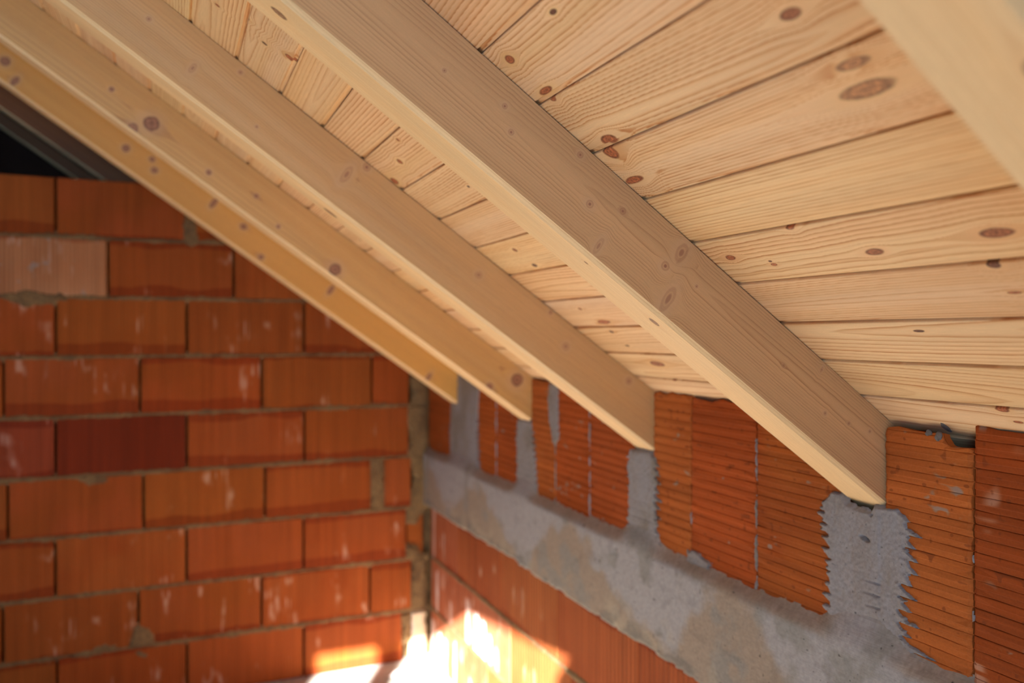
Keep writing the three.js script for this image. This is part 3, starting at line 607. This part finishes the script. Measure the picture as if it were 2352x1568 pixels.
// cement filled into the rafter pockets and trowelled over the ribs
const POCKETS = [
  [[[2.606, 1.262], [2.63, 1.283], [2.652, 1.284], [2.668, 1.268], [2.7, 1.263], [2.726, 1.258], [2.732, 1.275], [2.784, 1.28], [2.802, 1.265], [2.8, 1.238], [2.804, 1.209], [2.808, 1.180], [2.799, 1.147], [2.792, 1.107], [2.79, 1.076], [2.8, 1.051], [2.84, 1.03], [2.84, 0.99], [2.62, 0.99], [2.628, 1.021], [2.622, 1.069], [2.622, 1.137], [2.616, 1.195]], 1, 0.018],
  [[[1.888, 1.27], [1.937, 1.27], [1.985, 1.277], [2.020, 1.255], [2.020, 1.187], [2.018, 1.117], [2.022, 1.049], [2.063, 1.0], [1.870, 1.0], [1.882, 1.090], [1.885, 1.187], [1.881, 1.234]], 2, 0.012],
  [[[1.107, 1.279], [1.225, 1.284], [1.244, 1.22], [1.262, 1.146], [1.272, 1.073], [1.259, 1.008], [1.33, 0.977], [1.087, 0.976], [1.107, 1.091], [1.099, 1.202]], 3, 0.012],
  [[[0.350, 1.285], [0.441, 1.285], [0.445, 1.43], [0.61, 1.43], [0.71, 1.4], [0.690, 1.262], [0.690, 1.171], [0.702, 1.065], [0.712, 1.0], [0.35, 1.0], [0.339, 1.132], [0.35, 1.233]], 4, 0.012],
  [[[1.374, 1.43], [1.440, 1.425], [1.440, 1.314], [1.446, 1.258], [1.430, 1.230], [1.404, 1.227], [1.377, 1.294], [1.364, 1.366]], 5, 0.006],
  [[[2.158, 1.053], [2.202, 1.057], [2.242, 1.046], [2.266, 1.0], [2.158, 0.995]], 6, 0.004],
];
POCKETS.forEach(([poly, seed, fing]) => {
  const [a0, a1, b0, b1] = bounds(poly, 0.035), fine = seed === 1 || seed === 6;
  const mark = seed === 1 ? (a, b) => -0.0016 * smooth(2.744, 2.7465, a) - 0.0085 * (1 - smooth(0.5, 1.0, Math.hypot((a - 2.712) / 0.014, (b - 1.213 + 0.3 * (a - 2.712)) / 0.0048))) - 0.0042 * smooth(2.70, 2.735, a) * smooth(2.748, 2.744, a) * smooth(1.17, 1.13, b) * smooth(0.35, 0.5, Math.abs(((b / PITCH) % 1) - 0.5)) : seed < 5 ? (a, b) => -0.0014 * smooth(0.35, 0.5, Math.abs(((b / PITCH) % 1) - 0.5)) * smooth(1.17, 1.12, b) : () => 0;
  const g = relief(a0, a1, Math.max(b0, 0.985), b1, fine ? 0.0022 : 0.0035, (a, b) => {
    const d = sdist(poly, a, b), side = a > (a0 + a1) / 2 ? 1 : -1, r = (b - (RT - 0.05)) / PITCH + 0.1, id = Math.floor(r), ph = r - id;
    const amp = fing * (side > 0 ? 2.4 : 1.6) * (0.35 + 0.65 * Math.abs(PERM[(id * 37 + seed * 101 + side * 53 + 600) & 65535]) * 1.5);
    const saw = side > 0 ? amp * (1 - Math.pow(ph, 0.8)) - amp * 0.3 : amp * Math.pow(ph, 1.5) * (1 - smooth(0.9, 1, ph)) - amp * 0.25;
    const near = b < 1.25 ? 1 : 0.15;
    const isl = Math.abs(d) < 0.035 ? 0.02 * Math.max(0, n2(a * 55 + seed * 3, b * 170) - 0.25) * near : 0;
    return d + isl + saw * near + 0.004 * fbm(a * 90 + seed, b * 90, 3);
  }, (a, b, f) => -0.0045 + 0.0098 * smooth(-0.0035, 0.004, f) + 0.002 * fbm(a * 26 + seed * 5, b * 20, 3) * smooth(0, 0.01, f) + 0.0007 * n2(a * 160, b * 160) + mark(a, b) * smooth(0.004, 0.012, f), (a, b, h) => [-h, b, a]);
  part('mortar_pocket', g, cementMat, wallRight);
});
// cement fill under each rafter end, between the bricks
for (const [z0, z1] of [[2.652, 2.753], [1.902, 2.003], [1.122, 1.2235], [0.343, 0.66]]) part('mortar_fill', metreBox(0.007, 0.19, RT - 0.02, 1.25, z0, z1), cementMat, wallRight);
part('mortar_fill', metreBox(0.006, 0.19, RT - 0.02, 1.34, 0.45, 0.66), cementMat, wallRight);
// thin cement squeezed out of the upright joints
for (const [z, b0, b1, w] of [[2.4083, 1.0, 1.36, 0.0022], [2.169, 1.02, 1.43, 0.0002], [2.9245, 1.02, 1.41, 0.0001], [1.651, 1.02, 1.40, 0.002], [0.8925, 1.0, 1.36, 0.003], [1.415, 1.0, 1.25, 0.002]]) {
  const g = relief(z - 0.008, z + 0.008, b0, b1, 0.0016, (a, b) => w * (1 + 1.5 * n2(b * 40 + z * 9, 3) + 0.8 * n2(b * 140, z)) - Math.abs(a - z - 0.0012 * n2(b * 60, z * 5)) - (w < 0.001 ? 0.004 * smooth(0.45, 0.1, n2(b * 22, z * 3)) - 0.0012 : 0), (a, b, f) => -0.004 + 0.0055 * smooth(-0.001, 0.0015, f) + 0.0008 * n2(a * 300, b * 200), (a, b, h) => [-h, b, a], undefined, 0);
  part('mortar_joint', g, cementMat, wallRight);
}

// small dabs of cement stuck to the brick crest and to the lowest board
{
  const dab = (sx, sy, sz, seed) => { const g = new THREE.SphereGeometry(1, 14, 10), p = g.attributes.position; for (let i = 0; i < p.count; i++) { const k = 1 + 0.35 * n2(p.getX(i) * 2 + seed, p.getY(i) * 2 + p.getZ(i) * 1.7); p.setXYZ(i, p.getX(i) * sx * k, p.getY(i) * sy * k, p.getZ(i) * sz * k); } g.computeVertexNormals(); return g; };
  part('mortar_dab', dab(0.004, 0.008, 0.007, 1), cementMat, wallRight).position.set(-0.0005, 1.4175, 2.863);
  part('mortar_dab', dab(0.003, 0.005, 0.006, 4), cementMat, wallRight).position.set(0, 1.421, 2.843);
  const d = part('mortar_dab', dab(0.012, 0.002, 0.007, 7), cementMat, ceiling); d.position.set(...slope(0.072, RH - 0.0005, 2.862)); d.rotation.z = -ANG;
}

// ---------------------------------------------------------------- floor, far walls
const floorBuf = mineral(1024, 1024, 2, 2, (u, v, c) => {
  c[0] = 170; c[1] = 164; c[2] = 154;
  mix3(c, [150, 128, 110], smooth(-0.2, 0.5, fbm(u * 3, v * 3)) * 0.8);
  const f = 1 + 0.06 * n2(u * 120, v * 120) + 0.05 * n2(u * 40, v * 40); c[0] *= f; c[1] *= f; c[2] *= f;
});
const floorMat = new THREE.MeshStandardMaterial({ map: texture(floorBuf, 1024, 1024), roughness: 0.92 });
{
  const floor = structure('floor');
  const g = metreBox(-ROOM_W, 0.45, -0.2, 0, -2.5, ROOM_L + 0.3), uv = g.attributes.uv; for (let i = 0; i < uv.count; i++) uv.setXY(i, uv.getX(i) / 2, uv.getY(i) / 2);
  part('slab', g, floorMat, floor);
}
const roughWall = new THREE.MeshStandardMaterial({ color: new THREE.Color().setRGB(0.45, 0.17, 0.08), roughness: 0.9 });
{
  const w = structure('wall_left');
  part('masonry', metreBox(-ROOM_W - 0.25, -ROOM_W, 0, 1.5, -2.5, ROOM_L + 0.3), roughWall, w);
  const v = structure('wall_far');
  part('masonry', sweepZ([[-ROOM_W - 0.2, 0], [0.45, 0], [0.45, roofUnder(0.45) + 0.02], [-RIDGE, roofUnder(-RIDGE) + 0.02], [-ROOM_W - 0.2, 1.3]], -2.5, -2.3), new THREE.MeshStandardMaterial({ color: new THREE.Color().setRGB(0.05, 0.02, 0.012), roughness: 0.95 }), v);  // masonry coloured near-black to stand in for the shade back here
  const front = structure('wall_front');
  const s = new THREE.Shape([[-ROOM_W - 0.2, 0], [0.3, 0], [0.3, roofUnder(0.3) + 0.06], [-RIDGE, roofUnder(-RIDGE) + 0.06], [-ROOM_W - 0.2, roofUnder(0.2) + 0.06]].map((p) => new THREE.Vector2(...p)));
  const hole = (pts) => s.holes.push(new THREE.Path(pts.map((p) => new THREE.Vector2(...p))));
  hole([[-3.576, 0.8], [-3.256, 0.8], [-3.256, 3.264], [-3.576, 3.264]]);
  hole([[-3.159, 0.8], [-2.24, 0.8], [-2.24, 2.79], [-2.183, 2.847], [-2.72, 3.245], [-2.745, 3.264], [-3.159, 3.264]]);
  const g = new THREE.ExtrudeGeometry(s, { depth: 0.08, bevelEnabled: false }); g.translate(0, 0, ROOM_L);
  part('masonry', g, roughWall, front);
}
// ---------------------------------------------------------------- scrap on the floor
{
  const q = new THREE.PlaneGeometry(0.2, 0.16, 18, 14); q.rotateX(-Math.PI / 2);
  const p = q.attributes.position; for (let i = 0; i < p.count; i++) p.setY(i, 0.012 + 0.012 * fbm(p.getX(i) * 22, p.getZ(i) * 22, 3) + 0.006);
  q.computeVertexNormals();
  const buf = mineral(256, 256, 1, 1, (u, v, c) => { c[0] = 236; c[1] = 234; c[2] = 228; const m = smooth(0.12, 0.3, fbm(u * 9, v * 9, 3)) * smooth(0.32, 0.15, Math.hypot(u - 0.6, v - 0.5)); mix3(c, [70, 78, 84], m); });
  const o = part('paper_scrap', q, new THREE.MeshStandardMaterial({ map: texture(buf, 256, 256), roughness: 0.9 }));
  o.position.set(-0.13, 0, 0.2); o.rotation.y = 0.5;
  Object.assign(o.userData, { label: 'crumpled pale scrap with grey marks lying on the sunlit floor in the corner', category: 'scrap' });
}
renderer.render(scene, camera);
